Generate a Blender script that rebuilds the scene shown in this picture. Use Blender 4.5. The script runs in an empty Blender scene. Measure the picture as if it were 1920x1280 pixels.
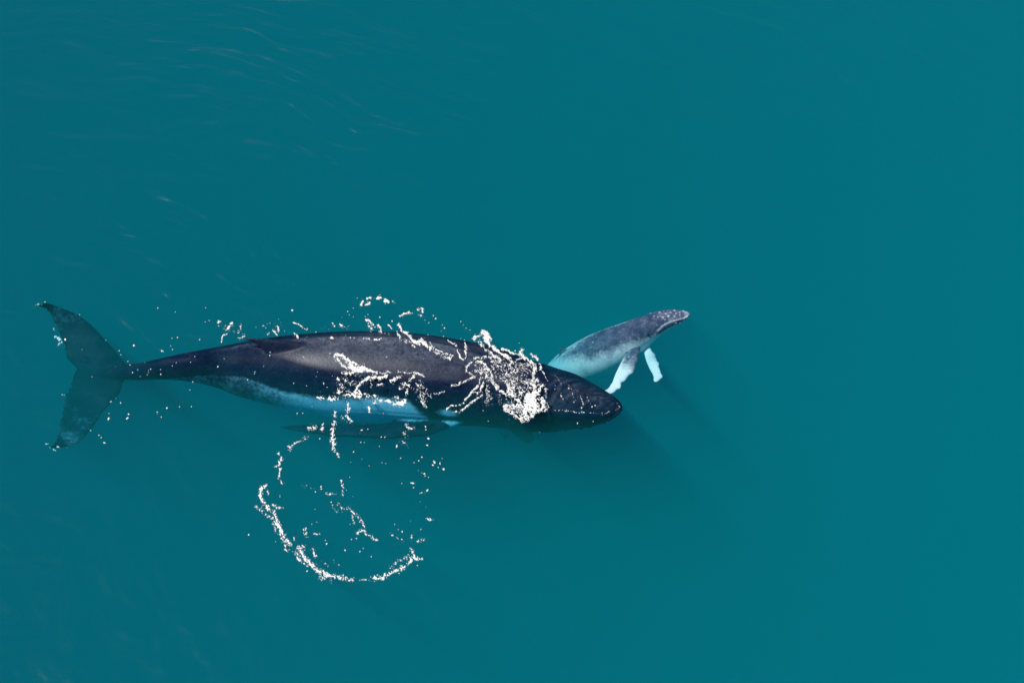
import bpy, math, random
import numpy as np
from mathutils import Vector, Matrix, kdtree, bvhtree
from mathutils import noise as mn
random.seed(7)
R = math.radians
sc = bpy.context.scene
col = sc.collection

# ------------------------------------------------------------------ camera
TILT = R(38.0)          # drone camera, leaning off the straight-down view
DIST = 30.0             # metres from the lens to the middle of the scene
M_PER_PX = 0.0122
F = DIST / M_PER_PX
fwd = Vector((0, math.sin(TILT), -math.cos(TILT)))
upv = Vector((0, math.cos(TILT), math.sin(TILT)))
rgt = Vector((1, 0, 0))
cam_loc = -fwd * DIST
cd = bpy.data.cameras.new('camera')
cam = bpy.data.objects.new('camera', cd)
col.objects.link(cam)
cam.location = cam_loc
cam.rotation_euler = (TILT, 0, 0)
cd.lens = 36.0 * F / 1920.0
cd.clip_start = 0.5
cd.clip_end = 9000
sc.camera = cam

# ------------------------------------------------------------------ light
SUN_EL, SUN_AZ = R(57), R(-88)      # azimuth from +Y, towards -X
sdir = Vector((math.sin(SUN_AZ) * math.cos(SUN_EL), math.cos(SUN_AZ) * math.cos(SUN_EL), math.sin(SUN_EL)))
world = bpy.data.worlds.new('World')
sc.world = world
world.use_nodes = True
wn = world.node_tree.nodes
wl = world.node_tree.links
wn.clear()
sky = wn.new('ShaderNodeTexSky')
sky.sky_type = 'NISHITA'
sky.sun_disc = False
sky.sun_elevation = SUN_EL
sky.sun_rotation = SUN_AZ
sky.dust_density = 0.2
sky.ozone_density = 2.5
bg = wn.new('ShaderNodeBackground')
bg.inputs['Strength'].default_value = 0.06
wo = wn.new('ShaderNodeOutputWorld')
wl.new(sky.outputs[0], bg.inputs[0])
wl.new(bg.outputs[0], wo.inputs[0])
sl = bpy.data.lights.new('sun', 'SUN')
sl.energy = 4.2
sl.angle = R(4.0)
sl.color = (1.0, 0.96, 0.9)
so = bpy.data.objects.new('sun', sl)
col.objects.link(so)
so.rotation_euler = (-sdir).to_track_quat('-Z', 'Y').to_euler()
so.location = (0, 0, 40)

sc.view_settings.view_transform = 'Standard'
sc.view_settings.look = 'None'
sc.view_settings.exposure = 0.0
sc.view_settings.gamma = 1.0
sc.render.engine = 'CYCLES'
sc.cycles.use_denoising = True
sc.cycles.volume_bounces = 3
sc.cycles.max_bounces = 8
sc.cycles.transparent_max_bounces = 16
sc.cycles.caustics_reflective = False
sc.cycles.caustics_refractive = False

# ------------------------------------------------------------------ helpers
def ray_dir(px, py):
    return (fwd * F + rgt * (px - 960.0) + upv * (640.0 - py)).normalized()

def P(px, py, z=0.0):
    """the point at height z that stands at this place of the survey frame"""
    d = ray_dir(px, py)
    return cam_loc + d * ((z - cam_loc.z) / d.z)

def tag(o, label=None, cat=None, kind=None, group=None):
    if label: o['label'] = label
    if cat: o['category'] = cat
    if kind: o['kind'] = kind
    if group: o['group'] = group
    return o

def link_mesh(name, verts, faces, mat, smooth=True, parent=None):
    me = bpy.data.meshes.new(name)
    me.from_pydata([tuple(v) for v in verts], [], faces)
    me.update()
    if smooth:
        me.polygons.foreach_set('use_smooth', [True] * len(me.polygons))
    if mat: me.materials.append(mat)
    o = bpy.data.objects.new(name, me)
    col.objects.link(o)
    if parent: o.parent = parent
    return o

def lerp_table(tab, x):
    if x <= tab[0][0]: return tab[0][1]
    for (a, va), (b, vb) in zip(tab, tab[1:]):
        if x <= b:
            t = (x - a) / (b - a)
            return va + (vb - va) * t
    return tab[-1][1]

def sstep(a, b, x):
    t = max(0.0, min(1.0, (x - a) / (b - a)))
    return t * t * (3 - 2 * t)

def catmull(pts, n):
    """pts: list of equal-length tuples -> n samples of a Catmull-Rom curve"""
    A = np.array(pts, float)
    d = np.r_[0, np.cumsum(np.maximum(np.linalg.norm(np.diff(A[:, :2], axis=0), axis=1), 1e-4))]
    m = np.zeros_like(A)
    m[1:-1] = (A[2:] - A[:-2]) / (d[2:] - d[:-2])[:, None]
    m[0] = (A[1] - A[0]) / (d[1] - d[0]); m[-1] = (A[-1] - A[-2]) / (d[-1] - d[-2])
    out = []
    for s in np.linspace(0, d[-1], n):
        i = min(len(d) - 2, int(np.searchsorted(d, s, side='right')) - 1)
        h = d[i + 1] - d[i]; t = (s - d[i]) / h
        out.append((2*t**3 - 3*t**2 + 1) * A[i] + (t**3 - 2*t**2 + t) * h * m[i] + (-2*t**3 + 3*t**2) * A[i+1] + (t**3 - t**2) * h * m[i+1])
    return out

# numpy value noise ---------------------------------------------------
def vnoise(x, y, seed=0):
    xi = np.floor(x).astype(np.int64); yi = np.floor(y).astype(np.int64)
    xf = x - xi; yf = y - yi
    u = xf * xf * (3 - 2 * xf); v = yf * yf * (3 - 2 * yf)
    def h(a, b):
        n = (a * 374761393 + b * 668265263 + seed * 974634777) & 0x7fffffff
        n = ((n ^ (n >> 13)) * 1274126177) & 0x7fffffff
        n = ((n ^ (n >> 15)) * 69069 + 12345) & 0x7fffffff
        return ((n ^ (n >> 16)) & 0xffff) / 65535.0
    return (h(xi, yi) * (1 - u) + h(xi + 1, yi) * u) * (1 - v) + (h(xi, yi + 1) * (1 - u) + h(xi + 1, yi + 1) * u) * v

# ------------------------------------------------------------------ materials
def new_mat(name):
    m = bpy.data.materials.new(name)
    m.use_nodes = True
    m.node_tree.nodes.clear()
    return m, m.node_tree.nodes, m.node_tree.links

def N(nodes, kind, **kw):
    n = nodes.new(kind)
    for k, v in kw.items():
        if k in n.inputs: n.inputs[k].default_value = v
        else: setattr(n, k, v)
    return n

def math_node(nodes, links, op, a, b=None, c=None, clamp=False):
    n = nodes.new('ShaderNodeMath'); n.operation = op; n.use_clamp = clamp
    for i, v in enumerate((a, b, c)):
        if v is None: continue
        if isinstance(v, (int, float)): n.inputs[i].default_value = v
        else: links.new(v, n.inputs[i])
    return n.outputs[0]

def water_material():
    m, n, l = new_mat('sea_water')
    out = n.new('ShaderNodeOutputMaterial')
    geo = n.new('ShaderNodeNewGeometry')
    # long low swell lines running out from the animals, and fine wind ripple
    C0 = P(-600, 1500)
    sub = N(n, 'ShaderNodeVectorMath', operation='SUBTRACT'); l.new(geo.outputs['Position'], sub.inputs[0]); sub.inputs[1].default_value = tuple(C0)
    wrp = N(n, 'ShaderNodeTexNoise', Scale=0.16, Detail=2.0); l.new(geo.outputs['Position'], wrp.inputs['Vector'])
    wv = N(n, 'ShaderNodeVectorMath', operation='MULTIPLY_ADD'); l.new(wrp.outputs['Color'], wv.inputs[0]); wv.inputs[1].default_value = (3, 3, 0); l.new(sub.outputs[0], wv.inputs[2])
    sp = n.new('ShaderNodeSeparateXYZ'); l.new(wv.outputs[0], sp.inputs[0])
    xx = math_node(n, l, 'MULTIPLY', sp.outputs[0], sp.outputs[0]); yy = math_node(n, l, 'MULTIPLY', sp.outputs[1], sp.outputs[1])
    rr = math_node(n, l, 'SQRT', math_node(n, l, 'ADD', xx, yy))
    an = math_node(n, l, 'ARCTAN2', sp.outputs[1], sp.outputs[0])
    cb_ = n.new('ShaderNodeCombineXYZ')
    l.new(math_node(n, l, 'MULTIPLY', rr, 1.25), cb_.inputs[0]); l.new(math_node(n, l, 'MULTIPLY', an, 9.0), cb_.inputs[1])
    n1 = N(n, 'ShaderNodeTexNoise', Scale=1.0, Detail=2.5, Roughness=0.45)
    l.new(cb_.outputs[0], n1.inputs['Vector'])
    n2 = N(n, 'ShaderNodeTexNoise', Scale=2.2, Detail=3.0, Roughness=0.5)
    l.new(geo.outputs['Position'], n2.inputs['Vector'])
    s = math_node(n, l, 'MULTIPLY', n2.outputs['Fac'], 0.06)
    # the swell lines are strongest left of the animals and die out to the right
    dv = N(n, 'ShaderNodeVectorMath', operation='DISTANCE'); l.new(geo.outputs['Position'], dv.inputs[0]); dv.inputs[1].default_value = tuple(P(480, 270))
    dm = N(n, 'ShaderNodeMapRange'); dm.inputs['From Min'].default_value = 9.0; dm.inputs['From Max'].default_value = 1.0
    l.new(dv.outputs['Value'], dm.inputs['Value'])
    amp = math_node(n, l, 'MULTIPLY_ADD', dm.outputs[0], 0.72, 0.28)
    h = math_node(n, l, 'ADD', math_node(n, l, 'MULTIPLY', n1.outputs['Fac'], amp), s)
    bp = N(n, 'ShaderNodeBump', Strength=1.0, Distance=0.34)
    l.new(h, bp.inputs['Height'])
    gl = N(n, 'ShaderNodeBsdfGlossy', Roughness=0.14)
    l.new(bp.outputs[0], gl.inputs['Normal'])
    tr = n.new('ShaderNodeBsdfTransparent')
    dt = N(n, 'ShaderNodeVectorMath', operation='DOT_PRODUCT'); l.new(bp.outputs[0], dt.inputs[0]); l.new(geo.outputs['Incoming'], dt.inputs[1])
    om = math_node(n, l, 'SUBTRACT', 1.0, math_node(n, l, 'ABSOLUTE', dt.outputs['Value']), clamp=True)
    fres = math_node(n, l, 'MULTIPLY_ADD', math_node(n, l, 'POWER', om, 5.0), 0.98, 0.02, clamp=True)
    mx = n.new('ShaderNodeMixShader')
    l.new(fres, mx.inputs[0]); l.new(tr.outputs[0], mx.inputs[1]); l.new(gl.outputs[0], mx.inputs[2])
    l.new(mx.outputs[0], out.inputs['Surface'])
    sca = N(n, 'ShaderNodeVolumeScatter', Density=0.098, Anisotropy=-0.25)
    sca.inputs['Color'].default_value = (0.004, 0.92, 0.87, 1)
    ab = N(n, 'ShaderNodeVolumeAbsorption', Density=0.58)
    ab.inputs['Color'].default_value = (0.0, 0.79, 0.865, 1)
    ad = n.new('ShaderNodeAddShader')
    l.new(sca.outputs[0], ad.inputs[0]); l.new(ab.outputs[0], ad.inputs[1])
    l.new(ad.outputs[0], out.inputs['Volume'])
    return m

def skin_material(name, dark_a, dark_b, pale_a, pale_b, rough, sheen=None, soft=0.0):
    m, n, l = new_mat(name)
    out = n.new('ShaderNodeOutputMaterial')
    bs = n.new('ShaderNodeBsdfPrincipled')
    geo = n.new('ShaderNodeTexCoord')
    at = n.new('ShaderNodeAttribute'); at.attribute_name = 'belly'
    mo = N(n, 'ShaderNodeTexNoise', Scale=2.6, Detail=8.0, Roughness=0.65)
    l.new(geo.outputs['Object'], mo.inputs['Vector'])
    fi = N(n, 'ShaderNodeTexNoise', Scale=14.0, Detail=6.0, Roughness=0.7)
    l.new(geo.outputs['Object'], fi.inputs['Vector'])
    # belly edge broken up by noise
    j = math_node(n, l, 'MULTIPLY_ADD', mo.outputs['Fac'], 1.5, -0.75)
    j2 = math_node(n, l, 'MULTIPLY_ADD', fi.outputs['Fac'], 1.0, -0.5)
    jj = math_node(n, l, 'ADD', j, j2)
    b0 = math_node(n, l, 'ADD', at.outputs['Fac'], jj)
    # keep fully dark / fully pale where the attribute says so
    r1 = n.new('ShaderNodeMapRange'); r1.interpolation_type = 'SMOOTHSTEP'
    r1.inputs['From Min'].default_value = 0.25 - soft; r1.inputs['From Max'].default_value = 0.85 + soft
    l.new(b0, r1.inputs['Value'])
    def mixc(a, b, f):
        q = n.new('ShaderNodeMix'); q.data_type = 'RGBA'
        q.inputs[6].default_value = (*a, 1) if isinstance(a, tuple) else (0, 0, 0, 1)
        q.inputs[7].default_value = (*b, 1) if isinstance(b, tuple) else (0, 0, 0, 1)
        if not isinstance(a, tuple): l.new(a, q.inputs[6])
        if not isinstance(b, tuple): l.new(b, q.inputs[7])
        l.new(f, q.inputs[0])
        return q.outputs[2]
    cr = N(n, 'ShaderNodeMapRange'); cr.inputs['From Min'].default_value = 0.38; cr.inputs['From Max'].default_value = 0.66
    l.new(mo.outputs['Fac'], cr.inputs['Value'])
    cf = N(n, 'ShaderNodeMapRange'); cf.inputs['From Min'].default_value = 0.35; cf.inputs['From Max'].default_value = 0.7
    l.new(fi.outputs['Fac'], cf.inputs['Value'])
    comb = math_node(n, l, 'MULTIPLY', cr.outputs[0], cf.outputs[0])
    comb2 = math_node(n, l, 'MULTIPLY', math_node(n, l, 'ADD', cr.outputs[0], 0.6), cf.outputs[0], clamp=True)
    mps = n.new('ShaderNodeMapping'); mps.inputs['Scale'].default_value = (0.5, 7.0, 7.0); mps.inputs['Rotation'].default_value = (0, 0, R(9))
    l.new(geo.outputs['Object'], mps.inputs['Vector'])
    stn = N(n, 'ShaderNodeTexNoise', Scale=2.4, Detail=5.0, Roughness=0.7, Distortion=0.6); l.new(mps.outputs[0], stn.inputs['Vector'])
    st = N(n, 'ShaderNodeMapRange'); st.inputs['From Min'].default_value = 0.60; st.inputs['From Max'].default_value = 0.72; l.new(stn.outputs['Fac'], st.inputs['Value'])
    comb = math_node(n, l, 'ADD', comb, math_node(n, l, 'MULTIPLY', st.outputs[0], 0.8), clamp=True)
    dk = mixc(dark_a, dark_b, comb)
    pl = mixc(pale_a, pale_b, comb)
    if sheen:      # sheen along the back and rostrum, painted as a paler skin colour
        da = n.new('ShaderNodeAttribute'); da.attribute_name = 'sheen'
        dk = mixc(dk, sheen, math_node(n, l, 'MULTIPLY', da.outputs['Fac'], math_node(n, l, 'MULTIPLY_ADD', comb2, 1.3, 0.25), clamp=True))
    base = mixc(dk, pl, r1.outputs[0])
    # round barnacle scars
    vo = N(n, 'ShaderNodeTexVoronoi', Scale=3.2); l.new(geo.outputs['Object'], vo.inputs['Vector'])
    sc_ = n.new('ShaderNodeMapRange'); sc_.inputs['From Min'].default_value = 0.085; sc_.inputs['From Max'].default_value = 0.05
    l.new(vo.outputs['Distance'], sc_.inputs['Value'])
    scf = math_node(n, l, 'MULTIPLY', sc_.outputs[0], 0.5, clamp=True)
    base = mixc(base, pale_a, scf)
    l.new(base, bs.inputs['Base Color'])
    rr = math_node(n, l, 'MULTIPLY_ADD', fi.outputs['Fac'], 0.25, rough - 0.12)
    l.new(rr, bs.inputs['Roughness'])
    bs.inputs['IOR'].default_value = 1.45
    # under water the skin loses its surface gloss (almost no index step between water and skin)
    ps = n.new('ShaderNodeNewGeometry'); sx = n.new('ShaderNodeSeparateXYZ'); l.new(ps.outputs['Position'], sx.inputs[0])
    wet = N(n, 'ShaderNodeMapRange'); wet.inputs['From Min'].default_value = -0.03; wet.inputs['From Max'].default_value = 0.03; wet.inputs['To Min'].default_value = 0.04; wet.inputs['To Max'].default_value = 0.45
    l.new(sx.outputs[2], wet.inputs['Value']); l.new(wet.outputs[0], bs.inputs['Specular IOR Level'])
    bp = N(n, 'ShaderNodeBump', Strength=0.35, Distance=0.02)
    l.new(fi.outputs['Fac'], bp.inputs['Height'])
    l.new(bp.outputs[0], bs.inputs['Normal'])
    l.new(bs.outputs[0], out.inputs['Surface'])
    return m

def foam_material():
    m, n, l = new_mat('foam')
    out = n.new('ShaderNodeOutputMaterial')
    bs = n.new('ShaderNodeBsdfPrincipled')
    tc = n.new('ShaderNodeTexCoord')
    nz = N(n, 'ShaderNodeTexNoise', Scale=30.0, Detail=4.0); l.new(tc.outputs['Object'], nz.inputs['Vector'])
    q = n.new('ShaderNodeMix'); q.data_type = 'RGBA'
    q.inputs[6].default_value = (0.90, 0.89, 0.87, 1); q.inputs[7].default_value = (0.98, 0.955, 0.92, 1)
    l.new(nz.outputs['Fac'], q.inputs[0]); l.new(q.outputs[2], bs.inputs['Base Color'])
    bs.inputs['Roughness'].default_value = 0.35
    bs.inputs['Subsurface Weight'].default_value = 0.0
    bp = N(n, 'ShaderNodeBump', Strength=0.3, Distance=0.01); l.new(nz.outputs['Fac'], bp.inputs['Height']); l.new(bp.outputs[0], bs.inputs['Normal'])
    ta = n.new('ShaderNodeAttribute'); ta.attribute_name = 'thick'
    n3 = N(n, 'ShaderNodeTexNoise', Scale=55.0, Detail=3.0, Roughness=0.6); l.new(tc.outputs['Object'], n3.inputs['Vector'])
    n4 = N(n, 'ShaderNodeTexNoise', Scale=9.0, Detail=3.0); l.new(tc.outputs['Object'], n4.inputs['Vector'])
    k = math_node(n, l, 'ADD', ta.outputs['Fac'], math_node(n, l, 'ADD', math_node(n, l, 'MULTIPLY_ADD', n3.outputs['Fac'], 0.45, -0.225), math_node(n, l, 'MULTIPLY_ADD', n4.outputs['Fac'], 0.30, -0.15)))
    al = N(n, 'ShaderNodeMapRange'); al.interpolation_type = 'SMOOTHSTEP'; al.inputs['From Min'].default_value = -0.06; al.inputs['From Max'].default_value = 0.34
    l.new(k, al.inputs['Value']); l.new(al.outputs[0], bs.inputs['Alpha'])
    l.new(bs.outputs[0], out.inputs['Surface'])
    return m

MAT_WATER = water_material()
MAT_ADULT = skin_material('adult_skin', (0.0012, 0.0075, 0.034), (0.016, 0.035, 0.075), (0.20, 0.66, 0.95), (0.42, 0.82, 0.98), 0.42, sheen=(0.10, 0.12, 0.165), soft=0.4)
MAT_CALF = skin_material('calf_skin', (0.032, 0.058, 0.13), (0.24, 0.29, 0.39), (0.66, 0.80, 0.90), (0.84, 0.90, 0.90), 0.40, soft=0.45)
MAT_FOAM = foam_material()
m_, n_, l_ = new_mat('eye')
o_ = n_.new('ShaderNodeOutputMaterial'); b_ = N(n_, 'ShaderNodeBsdfPrincipled', Roughness=0.1)
nz_ = N(n_, 'ShaderNodeTexNoise', Scale=20.0); q_ = n_.new('ShaderNodeMix'); q_.data_type = 'RGBA'
q_.inputs[6].default_value = (0.008, 0.008, 0.01, 1); q_.inputs[7].default_value = (0.03, 0.025, 0.03, 1)
l_.new(nz_.outputs['Fac'], q_.inputs[0]); l_.new(q_.outputs[2], b_.inputs['Base Color']); l_.new(b_.outputs[0], o_.inputs['Surface'])
MAT_EYE = m_

# ------------------------------------------------------------------ the sea: one closed body of water
def axis_coords():
    inner = list(np.arange(-18, 18.01, 0.2))
    outer = [20, 24, 32, 50, 90, 180, 400, 900, 2000, 4000]
    return [-v for v in reversed(outer)] + inner + outer
xs = axis_coords(); ys = axis_coords()
WV = []
def swell(x, y):
    r = math.hypot(x, y)
    k = max(0.0, 1 - r / 30.0)
    a = 0.030 * mn.noise(Vector((x * .35 + y * .25, y * .5 - x * .2, 0))) + 0.012 * mn.noise(Vector((x * 1.1, y * 1.3, 4)))
    return a * k
for y in ys:
    for x in xs:
        WV.append((x, y, swell(x, y)))
nx, ny = len(xs), len(ys)
WF = [(j*nx+i, j*nx+i+1, (j+1)*nx+i+1, (j+1)*nx+i) for j in range(ny-1) for i in range(nx-1)]
border = [i for i in range(nx)] + [j*nx + nx-1 for j in range(1, ny)] + [(ny-1)*nx + i for i in range(nx-2, -1, -1)] + [j*nx for j in range(ny-2, 0, -1)]
b0 = len(WV)
for k in border:
    WV.append((WV[k][0], WV[k][1], -60.0))
nb = len(border)
for k in range(nb):
    k2 = (k + 1) % nb
    WF.append((border[k2], border[k], b0 + k, b0 + k2))
WF.append(tuple(b0 + k for k in reversed(range(nb))))
water = link_mesh('water', WV, WF, MAT_WATER)
tag(water, 'calm teal sea water with faint swell lines', 'sea', kind='structure')

# ------------------------------------------------------------------ whale bodies
def frames(centres):
    out = []
    n = len(centres)
    for i in range(n):
        t = (centres[min(n-1, i+1)] - centres[max(0, i-1)]).normalized()
        out.append(t)
    return out

def body_shell(stations, nst, nseg, ring_fn, belly_fn, roll_fn, sheen_fn=None, far=1.0):
    """stations: (px, py, r_px, z, aspect up/side) -> verts, faces, belly values"""
    S = catmull(stations, nst)
    cs = [P(s[0], s[1], s[3]) for s in S]
    ts = frames(cs)
    V, Fc, B = [], [], []
    for i, (s, c, t) in enumerate(zip(S, cs, ts)):
        z = Vector((0, 0, 1)); u = (z - t * z.dot(t)).normalized()
        side = t.cross(u).normalized()             # head towards +x: this side faces the lens
        roll = roll_fn(s[0])
        u2 = u * math.cos(roll) + side * math.sin(roll)
        s2 = side * math.cos(roll) - u * math.sin(roll)
        vd = (c - cam_loc).normalized()
        e = t.cross(vd).normalized()
        asp = s[4]
        ext = math.sqrt((s2.dot(e)) ** 2 + (asp * u2.dot(e)) ** 2)
        mpp = (c - cam_loc).dot(fwd) / F
        a = max(0.01, s[2]) * mpp / ext
        for k in range(nseg):
            ph = 2 * math.pi * k / nseg
            m = ring_fn(s[0], ph)
            V.append(c + (u2 * math.cos(ph) * asp + s2 * math.sin(ph)) * a * m)
            d = math.degrees(ph); d = (360 - d) * far if d > 180 else d
            B.append((belly_fn(s[0], d), sheen_fn(s[0], ph) if sheen_fn else 0.0))
    for i in range(nst - 1):
        for k in range(nseg):
            k2 = (k + 1) % nseg
            Fc.append((i*nseg+k, i*nseg+k2, (i+1)*nseg+k2, (i+1)*nseg+k))
    Fc.append(tuple(range(nseg - 1, -1, -1)))
    Fc.append(tuple((nst-1)*nseg + k for k in range(nseg)))
    return V, Fc, B

def fin_shell(le, te, thick, nspan, belly_fn, wav=0.0, seed=0, nc=20, ragged=0.0):
    """le/te: lists of (px,py,z) from root to tip; thick: list of (u, metres)"""
    L = catmull(le, nspan); T = catmull(te, nspan)
    Lp = [P(*v) for v in L]; Tp = [P(*v) for v in T]
    V, Fc, B = [], [], []
    for i in range(nspan):
        u = i / (nspan - 1)
        j0, j1 = max(0, i-1), min(nspan-1, i+1)
        span = ((Lp[j1] + Tp[j1]) - (Lp[j0] + Tp[j0])).normalized()
        ch = Tp[i] - Lp[i]
        nrm = span.cross(ch).normalized()
        th = lerp_table(thick, u)
        le_p = Lp[i] - ch.normalized() * wav * max(0, math.sin(u * 26 + seed) + 0.5 * math.sin(u * 41 + 2 * seed)) * sstep(0.1, 0.35, u)
        te_p = Tp[i] - ch.normalized() * ragged * (abs(mn.noise(Vector((u * 14, seed, 0)))) + 0.6 * abs(mn.noise(Vector((u * 41, seed, 5))))) * sstep(0.05, 0.2, u)
        for k in range(nc):
            a = 2 * math.pi * k / nc
            c = 0.5 - 0.5 * math.cos(a)
            prof = math.sqrt(max(0, c * (1 - c))) * 2 * (1.15 - 0.6 * c)
            V.append(le_p + (te_p - le_p) * c + nrm * (th * 0.5 * prof * (1 if a <= math.pi else -1)))
            B.append(belly_fn(u, c))
    for i in range(nspan - 1):
        for k in range(nc):
            k2 = (k + 1) % nc
            Fc.append((i*nc+k, (i+1)*nc+k, (i+1)*nc+k2, i*nc+k2))
    Fc.append(tuple(range(nc)))
    Fc.append(tuple((nspan-1)*nc + k for k in range(nc - 1, -1, -1)))
    return V, Fc, B

def bump_shell(c, r, b):
    V, Fc = [], []
    n, m_ = 8, 5
    for i in range(m_):
        th = math.pi * (i + 0.5) / m_
        for k in range(n):
            ph = 2 * math.pi * k / n
            V.append(c + Vector((math.sin(th) * math.cos(ph), math.sin(th) * math.sin(ph), math.cos(th))) * r)
    for i in range(m_ - 1):
        for k in range(n):
            k2 = (k + 1) % n
            Fc.append((i*n+k, (i+1)*n+k, (i+1)*n+k2, i*n+k2))
    Fc.append(tuple(range(n))); Fc.append(tuple((m_-1)*n + k for k in range(n-1, -1, -1)))
    return V, Fc, [b] * len(V)

def fuse(name, shells, voxel, mat, origin, smooth_iter=4):
    """grow the shells together into one continuous skin"""
    V, Fc, B = [], [], []
    for v, f, b in shells:
        o = len(V)
        V += v; Fc += [tuple(o + i for i in ff) for ff in f]; B += b
    me = bpy.data.meshes.new(name + '_raw'); me.from_pydata([tuple(v) for v in V], [], Fc); me.update()
    tmp = bpy.data.objects.new(name + '_raw', me); col.objects.link(tmp)
    rm = tmp.modifiers.new('r', 'REMESH'); rm.mode = 'VOXEL'; rm.voxel_size = voxel; rm.use_smooth_shade = True
    sm = tmp.modifiers.new('s', 'SMOOTH'); sm.factor = 0.5; sm.iterations = smooth_iter
    dg = bpy.context.evaluated_depsgraph_get(); dg.update()
    out = bpy.data.meshes.new_from_object(tmp.evaluated_get(dg))
    bpy.data.objects.remove(tmp)
    kd = kdtree.KDTree(len(V))
    for i, v in enumerate(V): kd.insert(v, i)
    kd.balance()
    at = out.attributes.new('belly', 'FLOAT', 'POINT')
    B = [q if isinstance(q, tuple) else (q, 0.0) for q in B]
    vals, vals2 = [], []
    for v in out.vertices:
        hits = kd.find_n(v.co, 4); w = 0; acc = 0; acc2 = 0
        for co, i, d in hits:
            q = 1 / (d + 0.004); w += q; acc += q * B[i][0]; acc2 += q * B[i][1]
        vals.append(acc / w); vals2.append(acc2 / w)
    a2 = out.attributes.new('sheen', 'FLOAT', 'POINT'); a2.data.foreach_set('value', vals2)
    at = out.attributes['belly']
    at.data.foreach_set('value', vals)
    out.transform(Matrix.Translation(-origin))
    out.name = name
    out.polygons.foreach_set('use_smooth', [True] * len(out.polygons))
    out.materials.clear(); out.materials.append(mat)
    ob = bpy.data.objects.new(name, out); ob.location = origin
    col.objects.link(ob)
    return ob

def bvh_of(objs):
    V, Fc = [], []
    for ob in objs:
        o = len(V)
        V += [v.co + ob.location for v in ob.data.vertices]
        Fc += [tuple(o + i for i in p.vertices) for p in ob.data.polygons]
    return bvhtree.BVHTree.FromPolygons(V, Fc)

# ---- adult
ADULT = [(165, 700, 4, -1.42, .8), (205, 699, 9, -1.16, 1.0), (232, 697, 14, -.90, 1.2), (260, 697, 16, -.72, 1.25), (302, 692, 20, -.53, 1.3), (357, 688, 28, -.42, 1.25), (410, 688, 39, -.58, 1.15),
         (455, 692, 52, -.70, 1.08), (540, 697, 69, -.84, 1.02), (640, 703, 82, -.87, 1.0), (740, 708, 86, -.86, 1.0),
         (800, 713, 85, -.84, .98), (860, 718, 81, -.82, .96), (900, 722, 77, -.80, .94), (950, 733, 71, -.75, .92),
         (1000, 744, 65, -.69, .9), (1030, 750, 61, -.65, .88), (1060, 753, 55, -.59, .86), (1100, 760, 43, -.47, .84),
         (1130, 764, 31, -.36, .82), (1150, 766, 20, -.26, .82), (1160, 768, 11, -.2, .85), (1165, 770, 3, -.17, .9)]
A_PHI0 = [(200, 130), (330, 100), (400, 78), (455, 72), (540, 86), (640, 84), (740, 77), (785, 80), (830, 118), (900, 135), (1170, 150)]

def a_ring(px, ph):
    d = math.degrees(ph); sd = 1 if d <= 180 else -1; d = 360 - d if d > 180 else d
    m = 1.0
    # back ridge running forward from the fin
    m += 0.075 * math.exp(-d / 9.0) * sstep(380, 470, px) * (1 - sstep(760, 900, px))
    # knuckles of the tail stock
    if px < 470: m += 0.035 * math.exp(-(d / 16.0) ** 2) * max(0, math.sin(px * 0.16)) * sstep(240, 290, px)
    hd = sstep(960, 1050, px)
    lip = 52 + 10 * sstep(1080, 1160, px)
    m -= hd * 0.10 * (1 - sstep(lip - 9, lip + 3, d))              # narrower upper jaw
    m += hd * 0.03 * math.exp(-((d - lip - 12) / 8.0) ** 2)        # lip of the lower jaw
    m += hd * 0.05 * math.exp(-(d / 9.0) ** 2) * (1 - sstep(1120, 1160, px))   # median ridge of the rostrum
    # blowhole mound
    m += 0.08 * math.exp(-(d / 16.0) ** 2) * math.exp(-((px - 985) / 22.0) ** 2)
    # throat pleats
    if d > 85: m += 0.012 * math.sin(math.radians(d) * 46) * sstep(85, 100, d) * sstep(640, 760, px) * (1 - sstep(1130, 1160, px))
    return m

def a_belly(px, d):
    p0 = lerp_table(A_PHI0, px)
    v = -0.75 + 2.15 * sstep(p0 - 14, p0 + 14, d)
    v = min(v, 0.12 + 1.35 * sstep(430, 700, px))
    v = max(v, -0.75 + 2.3 * math.exp(-((px - 852) / 20.0) ** 2 - ((d - 94) / 8.0) ** 2))
    return v

def a_sheen(px, ph):  # painted sheen: strongest on the ridge, fading down the lens side
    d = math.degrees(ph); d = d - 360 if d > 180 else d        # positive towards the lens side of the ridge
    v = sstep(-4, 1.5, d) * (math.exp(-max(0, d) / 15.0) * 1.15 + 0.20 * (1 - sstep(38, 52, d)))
    v *= sstep(455, 500, px) * (1 - sstep(860, 960, px)) * (0.25 + 0.75 * sstep(540, 660, px)) * (0.75 + 0.7 * mn.noise(Vector((px / 34.0, d / 16.0, 0))))  # painted weaker near the fin, where its shadow falls
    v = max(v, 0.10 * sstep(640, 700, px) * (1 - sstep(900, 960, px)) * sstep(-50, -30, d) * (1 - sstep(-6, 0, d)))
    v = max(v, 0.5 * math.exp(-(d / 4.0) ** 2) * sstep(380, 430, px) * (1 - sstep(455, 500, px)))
    v = max(v, 0.50 * sstep(1020, 1045, px) * (1 - sstep(1130, 1160, px)) * (1 - sstep(25, 55, abs(d))) * max(0, 0.25 + 1.6 * mn.noise(Vector(((px + d * .45) / 9.0, (px * .4 - d) / 60.0, 3)))))  # diagonal highlights of the rostrum, painted as noisy streaks
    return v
shells = [body_shell(ADULT, 330, 96, a_ring, a_belly, lambda x: R(-16) * sstep(300, 470, x) * (1 - sstep(820, 1000, x)), a_sheen)]
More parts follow.
